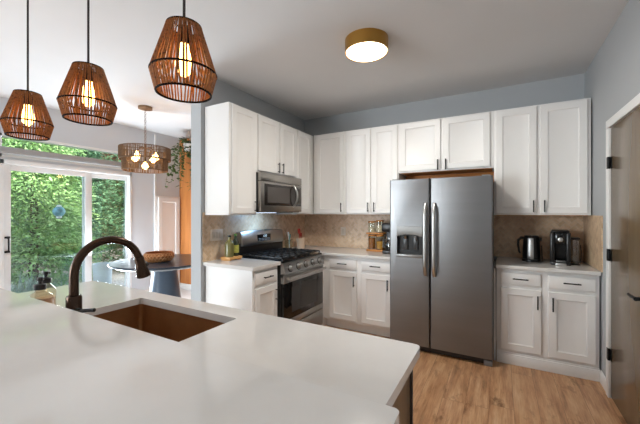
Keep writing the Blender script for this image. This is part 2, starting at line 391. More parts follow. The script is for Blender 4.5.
# ------------------------------------------------------------------ cabinets
def upper(label, F, u0, u1, v0, v1, depth, doors, name='wall_cabinet', base=None, under=None, group='white wall cabinets'):
    c = F((u0 + u1) / 2, v0, 0)
    o = thing(name, c, label, 'cabinet', group)
    bb = MB(); Fbox(bb, F, u0 + .0005, u1 - .0005, v0, v1, -depth, 0, .0015).build('body', M_cab, o)
    if under: Fbox(MB(), F, u0 + .02, u1 - .02, v0 - .004, v0, -depth + .01, -.02).build('underside', M_under, o)['label'] = 'raw brown wood underside'
    for (a, c_, hu, hv) in doors:
        d = shaker(F, a, c_, v0 + .016, v1 - .016).build('door', M_cab, o)
        if hu is not None: pull(F, hu, hv, True, parent=d)
    return o
UB, UT = 1.375, 2.44
D_ = .328
fb = FB(-.33); fl = FL(.33)
upper('single-door white wall cabinet in the back run next to the inside corner', fb, .352, .828, UB, UT, D_, [(.40, .805, .775, 1.465)], under=1)
upper('double-door white wall cabinet between the corner and the refrigerator', fb, .828, 1.508, UB, UT, D_, [(.845, 1.162, 1.135, 1.465), (1.185, 1.495, 1.215, 1.465)], under=1)
upper('short double-door white wall cabinet above the refrigerator', fb, 1.508, 2.49, 1.86, UT, D_, [(1.53, 1.975, 1.948, 1.925), (2.002, 2.455, 2.03, 1.925)], under=1)
upper('double-door white wall cabinet right of the refrigerator above the kettle', fb, 2.49, 3.262, UB, UT, D_, [(2.508, 2.853, 2.825, 1.46), (2.882, 3.235, 2.912, 1.46)], under=1)
upper('single-door white wall cabinet at the near end, left of the microwave', fl, -1.862, -1.478, UB, UT, D_ - .003, [(-1.832, -1.495, -1.52, 1.465)])
upper('short double-door white wall cabinet directly above the microwave', fl, -1.478, -.722, 1.825, UT, D_ - .003, [(-1.458, -1.10, -1.125, 1.905), (-1.075, -.748, -1.048, 1.905)])
upper('narrow white corner wall cabinet just right of the microwave', fl, -.722, -.004, UB, UT, D_ - .003, [(-.70, -.40, None, None)], under=1)
# base cabinets
CT = .914; TH = .032
def base(label, F, u0, u1, depth, fronts, toe=True, foot=None, fil=None):
    o = thing('base_cabinet', F((u0 + u1) / 2, 0, 0), label, 'cabinet', 'white base cabinets')
    b = MB(); Fbox(b, F, u0, u1, .105, CT - TH - .001, -depth, 0, .0015)
    if toe: Fbox(b, F, u0 + .004, u1 - .004, 0, .105, -depth, -.065)
    else: Fbox(b, F, u0, u1, 0, .105, -depth, 0)
    b.build('body', M_cab, o)
    if not toe:
        b = MB(); Fbox(b, F, u0, u1, 0, .095, 0, .014, .003); Fbox(b, F, u0, u1, .095, .108, 0, .007, .002); b.build('base_moulding', M_trim, o)
    for (a, c, hu) in fronts:
        dr = slabfront(F, a, c, .735, .85).build('drawer', M_cab, o); pull(F, (a + c) / 2, .795, False, parent=dr, ln=.12)
        d = shaker(F, a, c, .135, .705).build('door', M_cab, o); pull(F, hu, .60, True, parent=d, ln=.12)
    return o
base('white base cabinet with one drawer at the near end, left of the range', FL(.61), -1.855, -1.483, .60, [(-1.825, -1.508, -1.535)])
bb_ = base('white two-drawer base cabinet between the range and the refrigerator', FB(-.61), .66, 1.528, .60, [(.745, 1.10, 1.07), (1.16, 1.50, 1.47)])
base('white two-drawer base cabinet right of the refrigerator under the kettle', FB(-.61), 2.515, 3.262, .60, [(2.548, 2.862, 2.835), (2.915, 3.238, 2.945)], toe=False)
tag(MB().box(.012, .655, -.662, -.012, 0, CT - TH - .001, .002).build('corner_cabinet', M_cab, loc=(.33, -.35, 0)), 'blind white corner base cabinet filling the gap beside the range', 'cabinet')
# countertops
def slab(name, label, loop, z1=CT, th=TH, hole=None, loc=None, cat='countertop'):
    o = MB().slab(loop, z1 - th, z1, hole).build(name, M_quartz, loc=loc or (loop[0][0], loop[0][1], z1 - th), bevel=.005)
    return tag(o, label, cat)
slab('countertop', 'small white quartz countertop at the near end left of the range, holding the oil bottles', rrect(.01, .65, -1.885, -1.481, .015, corners=(0, 0, 0, 1)))
L_ = [(.01, -.664), (.63, -.664), (.64, -.655), (1.53, -.655), (1.53, -.0105), (.01, -.0105)]
slab('countertop', 'white quartz corner countertop running from the range to the refrigerator', L_)
slab('countertop', 'white quartz countertop right of the refrigerator under the kettle and coffee machine', [(2.51, -.655), (3.264, -.655), (3.264, -.0105), (2.51, -.0105)])

# ------------------------------------------------------------------ refrigerator
fx0, fx1, fsp, fy = 1.538, 2.488, 1.943, -.78
o = thing('refrigerator', ((fx0 + fx1) / 2, -.42, 0), 'stainless steel side-by-side refrigerator with ice dispenser in the left door', 'refrigerator')
M_fbody = mat('fridge_side_grey', '#4a4a4a', .5, .2, vary=.04)
MB().box(fx0 + .004, fx1 - .004, fy + .085, -.04, .03, 1.735, .004).build('body', M_fbody, o)
ff = FB(fy + .08)
def fdoor(u0, u1, hole=None):
    b = MB(); v0, v1, t, r = .062, 1.738, .08, .014
    prof = [(0, 0), (0, t - r)] + [(r - r * math.cos(R(a)), t - r + r * math.sin(R(a))) for a in (22, 45, 67, 90)]
    if not hole:
        b.loops([[ff(u0 + i, v0 + min(i, .004), n), ff(u1 - i, v0 + min(i, .004), n), ff(u1 - i, v1 - min(i, .004), n), ff(u0 + i, v1 - min(i, .004), n)] for i, n in prof])
    else:
        b.loops([[ff(u0 + i, v0 + min(i, .004), n), ff(u1 - i, v0 + min(i, .004), n), ff(u1 - i, v1 - min(i, .004), n), ff(u0 + i, v1 - min(i, .004), n)] for i, n in prof], cap1=False)
        a0, a1, c0, c1 = hole; i = r
        o4 = [ff(u0 + i, v0 + .004, t), ff(u1 - i, v0 + .004, t), ff(u1 - i, v1 - .004, t), ff(u0 + i, v1 - .004, t)]
        h4 = [ff(a0, c0, t), ff(a1, c0, t), ff(a1, c1, t), ff(a0, c1, t)]
        d4 = [ff(a0, c0, .02), ff(a1, c0, .02), ff(a1, c1, .02), ff(a0, c1, .02)]
        b.loops([o4, h4, d4], False, True); bmesh.ops.remove_doubles(b.bm, verts=b.bm.verts[:], dist=1e-5)
    return b
hole = (1.615, 1.872, .962, 1.262)
dl = fdoor(fx0, fsp - .004, hole).build('freezer_door', M_steelf, o)
dr = fdoor(fsp + .004, fx1).build('refrigerator_door', M_steelf, o)
for d_, ux in ((dl, fsp - .042), (dr, fsp + .042)):
    b = MB(); pts = []
    for i in range(13):
        s_ = i / 12; z = .77 + (1.495 - .77) * s_; e = min(s_, 1 - s_); n = .08 + .052 * (1 - max(0, 1 - e / .13) ** 2)
        pts.append(ff(ux, z, n))
    rings = []
    for p in pts: rings.append([p + Vector((.0165 * math.cos(2 * math.pi * k / 12), .011 * math.sin(2 * math.pi * k / 12), 0)) for k in range(12)])
    b.loops(rings); b.build('handle', M_chrome, d_)
# dispenser
M_disp = mat('dispenser_grey', '#8b8a88', .35, .7, vary=.03); M_dark = mat('dispenser_dark', '#1b1b1c', .4, .1, vary=.1)
h0, h1, z0, z1 = hole
disp = Fbox(MB(), ff, h0 + .001, h1 - .001, z0 + .001, z1 - .001, .021, .026).build('dispenser', M_dark, o)
b = MB(); rings = []
n = 14; top = z1 - .002
for i in range(n + 1):
    u = h0 + .001 + (h1 - h0 - .002) * i / n; zz = 1.155 + .022 * (1 - (2 * i / n - 1) ** 2)
    rings.append([ff(u, zz, .028), ff(u, zz, .083), ff(u, zz + .03, .088), ff(u, top, .084), ff(u, top, .028)])
b.loops(rings).build('control_panel', M_disp, disp)
b = MB(); Fbox(b, ff, h0 - .002, h1 + .002, z0 - .018, z0 + .012, .028, .09, .004); b.build('drip_tray', M_disp, disp)
b = MB(); 
for u in (h0 + .08, h1 - .075): Fbox(b, ff, u - .022, u + .022, 1.02, 1.15, .03, .042, .004)
b.build('paddle', mat('dispenser_paddle', '#3a3a3b', .3, .2, vary=.05), disp)
MB().tube([ff(h1 - .075, 1.16, .055), ff(h1 - .075, 1.12, .052)], .008).build('water_spout', M_chrome, disp); MB().tube([ff(h0 + .08, 1.16, .06), ff(h0 + .08, 1.13, .055)], [.02, .013]).build('ice_chute', M_chrome, disp)
MB().box(fx0 + .02, fx1 - .02, fy + .03, fy + .08, .012, .058, .003).build('bottom_grille', M_blackpl, o)
for a, c in ((fx1 - .075, fx1 - .003), (fx0 + .01, fx0 + .075)): MB().box(a, c, fy + .012, fy + .075, .0, .05, .006).build('foot_bracket', mat('foot_grey', '#7d7e80', .4, .5), o)
for a, c in ((fx1 - .09, fx1 - .02), (fx0 + .02, fx0 + .09)): MB().box(a, c, fy + .015, fy + .13, 1.7385, 1.747, .003).build('hinge_cover', mat('hinge_grey', '#9a9a98', .4, .5), o)
MB().box(2.4925, 2.508, -.60, -.012, 0, CT - .04).build('side_filler', M_cab, loc=(2.5, -.3, 0)).__setitem__('kind', 'structure')

struct(MB().box(1.512, 2.486, -.034, -.012, 1.45, 1.852, .001).build('trim_filler_board', M_under))
# ------------------------------------------------------------------ range
ry0, ry1 = -1.478, -.668
rc = (ry0 + ry1) / 2
o = thing('gas_range', (.35, rc, 0), 'stainless steel gas range with black grates and five knobs', 'range')
MB().box(.03, .645, ry0, ry1, .03, .895, .003).build('body', M_blackpl, o)
f = FL(.645)
b = MB(); Fbox(b, f, ry0 + .004, ry1 - .004, .255, .315, 0, .04, .006); Fbox(b, f, ry0 + .004, ry1 - .004, .745, .775, 0, .04, .004); Fbox(b, f, ry0 + .004, ry1 - .004, .69, .775, 0, .038, .004)
od = b.build('oven_door', M_steel, o)
gl = Fbox(MB(), f, ry0 + .006, ry1 - .006, .316, .689, 0, .038, .003).build('oven_glass', M_blackgl, od)
gw = Fbox(MB(), f, ry0 + .14, ry1 - .14, .375, .635, .0381, .0388).build('oven_window', mat('oven_window', '#241f1c', .08, 0, vary=.1), od)
b = MB(); hz = .742; b.tube([f(ry0 + .03, hz, .085), f(ry1 - .03, hz, .085)], .0145, 12)
for u in (ry0 + .06, ry1 - .06): b.tube([f(u, hz - .005, .03), f(u, hz, .085)], .012, 8)
b.build('door_handle', M_chrome, od)
Fbox(MB(), f, ry0 + .004, ry1 - .004, .06, .245, 0, .036, .006).build('storage_drawer', M_steel, o)
b = MB(); b.loops([[Vector((.60, u, .785)), Vector((.70, u, .785)), Vector((.672, u, .893)), Vector((.60, u, .9))] for u in (ry0 + .002, ry1 - .002)]); cp = b.build('control_panel', M_steel, o)
nrm = Vector((.108, 0, .028)).normalized()
for k in range(5):
    u = ry0 + .105 + k * (ry1 - ry0 - .21) / 4; c = Vector((.688, u, .835))
    b = MB(); b.lathe([(.030, 0), (.030, .006), (.025, .009), (.0225, .034), (.019, .037)], c, 20, axis=nrm); kb = b.build('knob', M_chrome, cp)
    b = MB(); b.lathe([(.038, -.001), (.038, .003)], c, 20, axis=nrm); b.build('bezel', M_blackpl, kb)
MB().box(.09, .665, ry0 + .001, ry1 - .001, .895, .914, .004).build('cooktop', mat('cooktop_enamel', '#131313', .2, 0, vary=.1), o)
for u in (ry0 + .17, rc, ry1 - .17):
    xs = (.22, .50) if u != rc else (.36,)
    for x in xs: b = MB(); b.lathe([(.05, .914), (.05, .925), (.035, .927), (.033, .936), (.03, .938)], (x, u, 0), 20); b.build('burner', M_iron, o)
for k in range(3):
    u0 = ry0 + .02 + k * (ry1 - ry0 - .04) / 3 + .004; u1 = u0 + (ry1 - ry0 - .04) / 3 - .008; b = MB(); zt = .948
    for (x0, x1, a, c) in ((.11, .122, u0, u1), (.638, .65, u0, u1), (.11, .65, u0, u0 + .012), (.11, .65, u1 - .012, u1), (.11, .65, (u0 + u1) / 2 - .006, (u0 + u1) / 2 + .006)): b.box(x0, x1, a, c, zt - .014, zt, .002)
    for x in (.20, .29, .375, .465, .555): b.box(x - .006, x + .006, u0, u1, zt - .014, zt, .002)
    for x in (.115, .645):
        for u in (u0 + .006, u1 - .006): b.box(x - .006, x + .006, u - .006, u + .006, .9145, zt - .01)
    b.build('grate', M_iron, o)
# backguard
b = MB(); b.box(.02, .085, ry0 + .002, ry1 - .002, .895, 1.06, .003); b.build('backguard', M_blackpl, o)
b = MB(); rings = []
for i in range(17):
    s_ = i / 16; u = ry0 + .03 + (ry1 - ry0 - .06) * s_; bow = .012 * (1 - (2 * s_ - 1) ** 2); zt = 1.185 + bow
    rings.append([Vector((.022, u, 1.035)), Vector((.105, u, 1.03)), Vector((.112, u, 1.045)), Vector((.10, u, zt - .02)), Vector((.085, u, zt)), Vector((.022, u, zt))])
bg = b.loops(rings).build('backguard_panel', M_steel, o)
b = MB(); b.box(.098, .1115, rc - .12, rc + .12, 1.065, 1.145, .004); dp = b.build('display', M_blackgl, bg)
M_seg = mat('display_digits', '#d9e6ea', .5, 0, emit='#cfe6f0', estr=.9); M_lbl = mat('panel_marks', '#8f9496', .5)
b = MB()
for k, dg in enumerate(('bc', 'abged', 'abged')):     # lit clock digits
    y = rc - .03 + k * .024 + (0.008 if k else 0); q = .011
    segs = dict(a=(y, y + .014, .022), g=(y, y + .014, .011), d=(y, y + .014, 0), b=(y + .014, .011), c=(y + .014, 0), f=(y, .011), e=(y, 0))
    for s_ in dg:
        v = segs[s_]
        if len(v) == 3: b.box(.111, .1122, v[0], v[1], 1.113 + v[2], 1.1155 + v[2])
        else: b.box(.111, .1122, v[0] - .0012, v[0] + .0012, 1.113 + v[1], 1.124 + v[1])
b.build('clock_digits', M_seg, dp)
b = MB()
for r_ in range(2):
    for k in range(8):
        y = rc - .1 + k * .027; b.box(.1105, .112, y, y + .014, 1.075 + r_ * .018, 1.083 + r_ * .018)
b.build('button_marks', M_lbl, dp)

# ------------------------------------------------------------------ microwave
my0, my1 = -1.50, -.722; mz0, mz1 = 1.405, 1.818
o = thing('microwave', (.2, rc, mz0), 'stainless over-the-range microwave under the short wall cabinet', 'microwave')
MB().box(.012, .375, my0, my1, mz0, mz1 - .001, .003).build('body', M_blackpl, o)
f = FL(.375)
M_mw = mat('microwave_steel', '#a5a09a', .3, 1.0, vary=.05, scale=3, stretch=(1, 1, 30))
b = MB(); Fbox(b, f, my0 + .002, my1 - .002, mz1 - .085, mz1 - .002, 0, .035, .004); b.build('vent_panel', M_mw, o)
md_ = MB(); Fbox(md_, f, my0 + .002, my1 - .002, mz0 + .004, mz1 - .09, 0, .035, .004); md = md_.build('door', M_mw, o)
Fbox(MB(), f, my0 + .06, my1 - .012, mz0 + .07, mz1 - .115, .0345, .0365, .001).build('window', mat('microwave_glass', '#2a2522', .1, 0, vary=.08), md)
Fbox(MB(), f, my0 + .11, my1 - .26, mz0 + .10, mz1 - .145, .0365, .0372).build('window_mesh', mat('microwave_mesh', '#4c4641', .3, .2, vary=.06), md)
Fbox(MB(), f, my1 - .135, my1 - .03, mz0 + .10, mz1 - .135, .0365, .0375).build('keypad', mat('keypad', '#453d36', .3, 0, vary=.15, scale=90), md)
b = MB(); pts = []
for i in range(11):
    s_ = i / 10; z = mz0 + .06 + .255 * s_; pts.append(f(my1 - .185 + 0.012 * math.sin(math.pi * s_), z, .035 + .05 * math.sin(math.pi * s_) ** .6))
b.tube(pts, .0115, 10); b.build('handle', M_chrome, md)
b = MB(); b.box(.06, .33, my0 + .08, my1 - .08, mz0 - .006, mz0 - .0005); b.build('underside_grille', mat('grille_grey', '#606060', .5, .4), o)
ml = MB().box(.12, .22, rc - .25, rc + .09, mz0 - .009, mz0 - .0065).build('cooktop_light', mat('led_lens', '#ffffff', .4, emit='#d8e8ff', estr=4), o)
light('cooktop_led', 'AREA', (.17, rc - .08, mz0 - .012), 3.2, (.28, .58, 1.0), .10, .34, (.0, rc - .08, .9))

# ------------------------------------------------------------------ island with raised bar
ix0, ix1, iyb, iyf = .016, 2.292, -3.52, -2.850
o = thing('island', (1.15, -3.2, 0), 'brown wood kitchen island base under the white sink counter', 'island')
b = MB(); z1 = CT - .036
b.box(ix0 + .03, ix1 - .051, iyf - .045, iyf - .03, .1, z1); b.box(ix0 + .03, ix1 - .045, iyb + .001, iyb + .016, 0, z1); b.box(ix0 + .03, ix0 + .045, iyb, iyf - .03, 0, z1); b.box(ix0 + .045, ix1 - .045, iyb + .016, iyf - .1, 0, .1); b.box(ix0 + .045, ix1 - .045, iyb + .016, iyf - .045, .1, .115)
b.build('body', M_cab, o)
MB().box(ix1 - .045, ix1 - .03, iyb + .001, iyf - .046, 0, z1, .001).build('end_panel', M_bwood, o)['label'] = 'brown wood end panel'
MB().box(ix1 - .05, ix1 - .022, iyf - .0455, iyf - .0305, 0, z1, .001).build('corner_post', mat('dark_post', '#2a201a', .45), o)['label'] = 'dark corner strip'
sx0, sx1, sy0, sy1 = .758, 1.492, -3.385, -2.962
hole = rrect(sx0, sx1, sy0, sy1, .012)
slab('island_countertop', 'lower white quartz island countertop around the copper sink', rrect(ix0, ix1, iyb + .001, iyf, .024, corners=(1, 1, 0, 0)), CT, .035, hole, loc=(1.15, -3.2, CT - .035))
tag(MB().box(-.02, 2.30, -3.64, -3.521, 0, 1.032, .002).build('bar_wall', M_trim, loc=(1.15, -3.58, 0)), 'white half wall carrying the raised bar behind the sink', 'half wall')
slab('bar_countertop', 'raised white quartz bar top nearest the viewer, in front of the sink', rrect(-.09, 2.398, -3.965, -3.516, .012), 1.067, .034, loc=(1.15, -3.74, 1.033), cat='bar top')
# sink
o = thing('kitchen_sink', ((sx0 + sx1) / 2, (sy0 + sy1) / 2, CT - .26), 'copper-brown undermount sink set in the white island counter', 'sink')
b = MB(); zt = CT - .036; zb = CT - .255
g = .004
rings = [[Vector((p[0], p[1], zt)) for p in rrect(sx0 - .02, sx1 + .02, sy0 - .02, sy1 + .02, .02)], [Vector((p[0], p[1], zt)) for p in rrect(sx0 - g, sx1 + g, sy0 - g, sy1 + g, .02)], [Vector((p[0], p[1], zb + .02)) for p in rrect(sx0, sx1, sy0, sy1, .022)], [Vector((p[0], p[1], zb + .006)) for p in rrect(sx0 + .006, sx1 - .006, sy0 + .006, sy1 - .006, .03)], [Vector((p[0], p[1], zb)) for p in rrect(sx0 + .02, sx1 - .02, sy0 + .02, sy1 - .02, .04)]]
b.loops(rings, False, True); ob = b.build('basin', M_copper, o, recalc=True); sm = ob.modifiers.new('thickness', 'SOLIDIFY'); sm.thickness = .003; sm.offset = -1
b = MB(); b.lathe([(.045, zb + .001), (.045, zb + .004), (.035, zb + .003), (.01, zb + .002)], ((sx0 + sx1) / 2, (sy0 + sy1) / 2 + .03, 0), 24); b.build('drain', M_bronze, o)
# faucet
bx, by = 1.094, -3.437
o = thing('faucet', (bx, by, CT), 'dark bronze gooseneck faucet with pull-down spray head over the sink', 'faucet')
b = MB(); b.lathe([(.031, CT), (.031, CT + .006), (.0275, CT + .012), (.0265, CT + .155), (.0235, CT + .162), (.018, CT + .164)], (bx, by, 0), 24); fb_ = b.build('body', M_bronze, o)
ra = .132; zc = 1.152; pts = [(bx, by, CT + .15), (bx, by, 1.11)]
for i in range(19):
    t = R(180 - 162 * i / 18); pts.append((bx, by + ra + ra * math.cos(t), zc + ra * math.sin(t)))
b = MB(); b.tube(pts, .0165, 16); b.build('spout', M_bronze, o)
p0 = Vector(pts[-1]); dirv = (Vector(pts[-1]) - Vector(pts[-2])).normalized(); dirv = (dirv + Vector((0, -.02, -.45))).normalized()
b = MB(); b.lathe([(.0185, -.004), (.021, .004), (.021, .03), (.0225, .034), (.0295, .088), (.029, .093), (.018, .094)], p0, 20, axis=dirv); hd = b.build('spray_head', M_bronze, o)
b = MB(); b.sphere(p0 + dirv * .045 + Vector((.012, .019, .008)), .009, 10, 6); b.build('spray_button', M_blackpl, hd)
b = MB(); b.tube([(bx + .02, by, CT + .105), (bx + .045, by, CT + .106)], .012, 10); b.tube([(bx + .04, by, CT + .106), (bx + .075, by + .012, CT + .112), (bx + .105, by + .022, CT + .115)], [.0075, .0065, .0075], 10); b.build('lever', M_blackpl, o)
# soap bottles
M_soapgl = glass('soap_glass', '#f4ebe2', .06)
def soap(x, y, s, label):
    o = thing('soap_dispenser', (x, y, CT), label, 'soap bottle', 'soap dispensers by the sink')
    z = CT + .0005
    b = MB(); b.lathe([(.04 * s, z), (.049 * s, z + .004), (.051 * s, z + .02), (.051 * s, z + .10), (.046 * s, z + .118), (.03 * s, z + .132), (.018, z + .138), (.017, z + .15)], (x, y, 0), 28, cap1=False); b.build('bottle', M_soapgl, o)
    b = MB(); b.lathe([(.036 * s, z + .006), (.044 * s, z + .009), (.046 * s, z + .075), (.002, z + .076)], (x, y, 0), 24); b.build('soap', mat('amber_soap', '#e6d2bd', .2, 0, vary=.05), o)
    b = MB(); b.lathe([(.0215, z + .146), (.0215, z + .168), (.012, z + .171), (.007, z + .172), (.007, z + .184), (.011, z + .185), (.011, z + .198), (.008, z + .2)], (x, y, 0), 16); b.tube([(x, y, z + .192), (x - .012, y + .016, z + .192), (x - .017, y + .022, z + .187)], .0045, 8); b.build('pump', M_blackpl, o)
soap(.775, -3.43, .92, 'clear soap bottle with black pump, the nearer and larger one')
soap(.625, -3.355, .78, 'smaller soap bottle with black pump standing behind the nearer one')

# ------------------------------------------------------------------ lamps
M_cord = mat('lamp_cord', '#241c18', .6)
M_ring = mat('dark_wire', '#1a0f09', .8, 0, spec=.1)
def strand_mat(name, c0, c1, tl):
    m = leafmat(name, (c0, c1, c0), tl, 60); return m
M_str = strand_mat('woven_cord', '#4d2a16', '#b87539', .32); M_str2 = strand_mat('woven_cord_grey', '#4c3c2e', '#86694d', .3)
def glow_bulb(parent, c, r, st, col='#ffb45c'):
    b = MB(); x, y, z = c
    b.lathe([(.013, .05), (.014, .03), (r * .8, .008), (r, -.015), (r * .85, -.035), (r * .4, -.05), (.002, -.055)], c, 16); return b.build('bulb', mat('bulb_glow_%d' % st, '#fff0d8', .3, emit=col, estr=st), parent)
def pendant(x, y, label, zb=1.764):
    o = thing('pendant_lamp', (x, y, H), label, 'pendant lamp', 'woven pendants over the bar')
    rt, rm, rb, zm, zt = .049, .094, .078, zb + .062, zb + .205
    b = MB(); b.lathe([(.06, H - .0005), (.06, H - .018), (.052, H - .025), (.006, H - .026)], (x, y, 0), 24); b.build('canopy', M_black, o)
    b = MB(); b.tube([(x, y, H - .02), (x, y, zt - .02)], .0042, 8); b.build('cord', M_cord, o)
    b = MB(); rnd = random.Random(5); n = 56
    for k in range(n):
        a = 2 * math.pi * k / n; rr = .0023 + rnd.random() * .0013; j = rnd.uniform(-.35, .35) * 2 * math.pi / n
        P = lambda r, z, q=0: (x + r * math.cos(a + q), y + r * math.sin(a + q), z)
        b.tube([P(rt, zt), P(rm, zm, j)], rr, 5, False); b.tube([P(rm, zm, j), P(rb, zb)], rr, 5, False)
    sh = b.build('shade', M_str, o)
    for r_, z, t_ in ((rt, zt, .004), (rm, zm, .0042), (rb, zb, .0042)): b = MB(); b.torus((x, y, z), r_, t_ * .8, 48, 8); b.build('ring', M_ring, sh)
    b = MB()
    for k in range(3):
        a = 2.1 * k; b.tube([(x, y, zt - .004), (x + rt * math.cos(a), y + rt * math.sin(a), zt)], .003, 6)
    b.build('spider', M_ring, sh)
    b = MB(); b.lathe([(.008, zt + .004), (.018, zt - .004), (.019, zt - .05), (.016, zt - .055)], (x, y, 0), 16); b.build('socket', M_black, o)
    glow_bulb(o, (x, y, zt - .10), .026, 12, '#ffbe6a')
    light('pendant_bulb_light', 'POINT', (x, y, zt - .115), 8.0, (1.0, .60, .27), radius=.026)
    return o
pendant(CX - .843, CY + .65, 'woven brown pendant lamp on the right, nearest and largest of the three')
pendant(CX - 1.411, CY + .65, 'woven brown pendant lamp in the middle of the three')
pendant(CX - 1.972, CY + .65, 'woven brown pendant lamp on the left, farthest of the three')
# flush ceiling lamp
lx, ly = 1.613, -1.642
o = thing('ceiling_lamp', (lx, ly, H), 'round brass flush ceiling lamp glowing over the kitchen floor', 'ceiling lamp')
b = MB(); b.lathe([(.02, H - .0005), (.171, H - .0005), (.171, H - .10), (.166, H - .103), (.163, H - .10), (.161, H - .03)], (lx, ly, 0), 48, cap1=False); b.build('drum', M_brass, o)
b = MB(); b.lathe([(.02, H - .03), (.159, H - .03), (.161, H - .098), (.14, H - .110), (.06, H - .115), (.002, H - .116)], (lx, ly, 0), 48); b.build('diffuser', mat('lamp_diffuser', '#fff6e8', .5, emit='#ffe9c4', estr=7), o)
l = light('ceiling_lamp_light', 'AREA', (lx, ly, H - .125), 24, (1.0, .96, .90), .28, .28, (lx, ly, 0)); l.data.shape = 'DISK'
# chandelier
qx, qy = -1.50, -1.527
o = thing('chandelier', (qx, qy, H), 'two-tier woven drum chandelier with glowing bulbs over the dining table', 'chandelier')
b = MB(); b.lathe([(.02, H - .0005), (.085, H - .0005), (.085, H - .028), (.06, H - .036), (.01, H - .04)], (qx, qy, 0), 28); b.build('canopy', mat('canopy_tan', '#8a6b4d', .5, .3), o)
b = MB(); z = H - .04; k = 0
while z > 2.29:
    b.torus((qx, qy, z - .016), .013, .0028, 12, 5, axis=(1, 0, 0) if k % 2 else (0, 1, 0)); z -= .026; k += 1
b.build('chain', mat('chain_tan', '#7d614a', .45, .5), o)
rnd = random.Random(8)
for (rr, za, zb_, name) in ((.298, 2.24, 2.085, 'upper_tier'), (.262, 2.10, 1.945, 'lower_tier')):
    b = MB(); n = 96
    for k in range(n):
        a = 2 * math.pi * k / n; q = rnd.uniform(-.02, .02); b.tube([(qx + rr * math.cos(a), qy + rr * math.sin(a), za), (qx + rr * math.cos(a + q), qy + rr * math.sin(a + q), zb_)], rnd.uniform(.0045, .0068), 5, False)
    t_ = b.build(name, M_str2, o)
    for z in (za, zb_): b = MB(); b.torus((qx, qy, z), rr, .0055, 56, 6); b.build('ring', mat('ring_tan', '#6b5138', .5), t_)
b = MB(); b.tube([(qx, qy, 2.30), (qx, qy, 2.13)], .012, 10)
bulbs = []
for k in range(4):
    a = R(20 + 90 * k); e = (qx + .15 * math.cos(a), qy + .15 * math.sin(a), 2.17); b.tube([(qx, qy, 2.24), ((qx + e[0]) / 2, (qy + e[1]) / 2, 2.25), e], .007, 8); bulbs.append((e[0], e[1], 2.125))
for k in range(6):
    a = R(60 * k); b.tube([(qx, qy, 2.238), (qx + .298 * math.cos(a), qy + .298 * math.sin(a), 2.24)], .004, 6)
b.build('frame', mat('frame_tan', '#6d5037', .5, .4), o)
bulbs.append((qx, qy, 2.02))
b = MB(); b.tube([(qx, qy, 2.13), (qx, qy, 2.06)], .014, 10); b.build('socket', M_black, o)
for c in bulbs:
    glow_bulb(o, c, .04, 22, '#ffc27a'); light('chandelier_bulb_light', 'POINT', (c[0], c[1], c[2] - .01), 3.0, (1.0, .70, .38), radius=.03)

# ------------------------------------------------------------------ dining
tx, ty = -1.42, -1.30
o = thing('dining_table', (tx, ty, 0), 'round dark blue-grey pedestal dining table by the patio door', 'table')
M_tab = mat('table_slate', '#343c4a', .3, 0, vary=.35, scale=7); M_ped = mat('pedestal_blue', '#42505f', .35, 0, vary=.1)
b = MB(); b.lathe([(.58, .722), (.648, .735), (.652, .745), (.648, .752), (.002, .752)], (tx, ty, 0), 64); b.build('tabletop', M_tab, o)
b = MB(); b.lathe([(.30, .66), (.58, .70), (.625, .7215), (.3, .7215)], (tx, ty, 0), 64); b.build('apron', mat('table_edge_light', '#c4c6c8', .3, 0, vary=.2), o)['label'] = 'pale bevelled underside'
b = MB(); b.lathe([(.245, .0035), (.245, .02), (.215, .12), (.155, .60), (.17, .659), (.02, .659)], (tx, ty, 0), 40); b.build('pedestal', M_ped, o)
# bowl
vx, vy = -1.40, -1.40
o = thing('woven_bowl', (vx, vy, .752), 'brown woven basket bowl on the dining table', 'bowl')
M_bowl = mat('bowl_copper', '#a8683a', .4, .2, vary=.2, scale=30)
b = MB(); b.lathe([(.09, .7525), (.13, .758), (.175, .80), (.185, .835), (.165, .868), (.155, .868), (.172, .835), (.165, .805), (.12, .768), (.01, .765)], (vx, vy, 0), 40); b.build('basket', M_bowl, o)
b = MB(); b.torus((vx, vy, .868), .16, .008, 40, 8)
b.build('rim', M_bowl, o)
b = MB()
for i in range(26):
    for s_ in (1, -1):
        pts = []
        for k in range(6):
            t = k / 5; a = 2 * math.pi * i / 26 + s_ * t * .45; r_ = [.134, .166, .181, .187, .182, .168][k]; z = [.758, .785, .805, .828, .848, .866][k]
            pts.append((vx + r_ * math.cos(a), vy + r_ * math.sin(a), z))
        b.tube(pts, .004, 5, False)
b.build('weave', mat('bowl_light', '#cf9a68', .4, .1, vary=.15), o)
# rug-like mat on the dining floor
tag(MB().box(-1.25, -.45, -.85, -.3, .0033, .011, .003).build('floor_mat', mat('mat_grey', '#8d8f91', .9, vary=.2, scale=40), loc=(-.85, -.57, .0033)), 'grey floor mat lying beyond the dining table', 'mat')
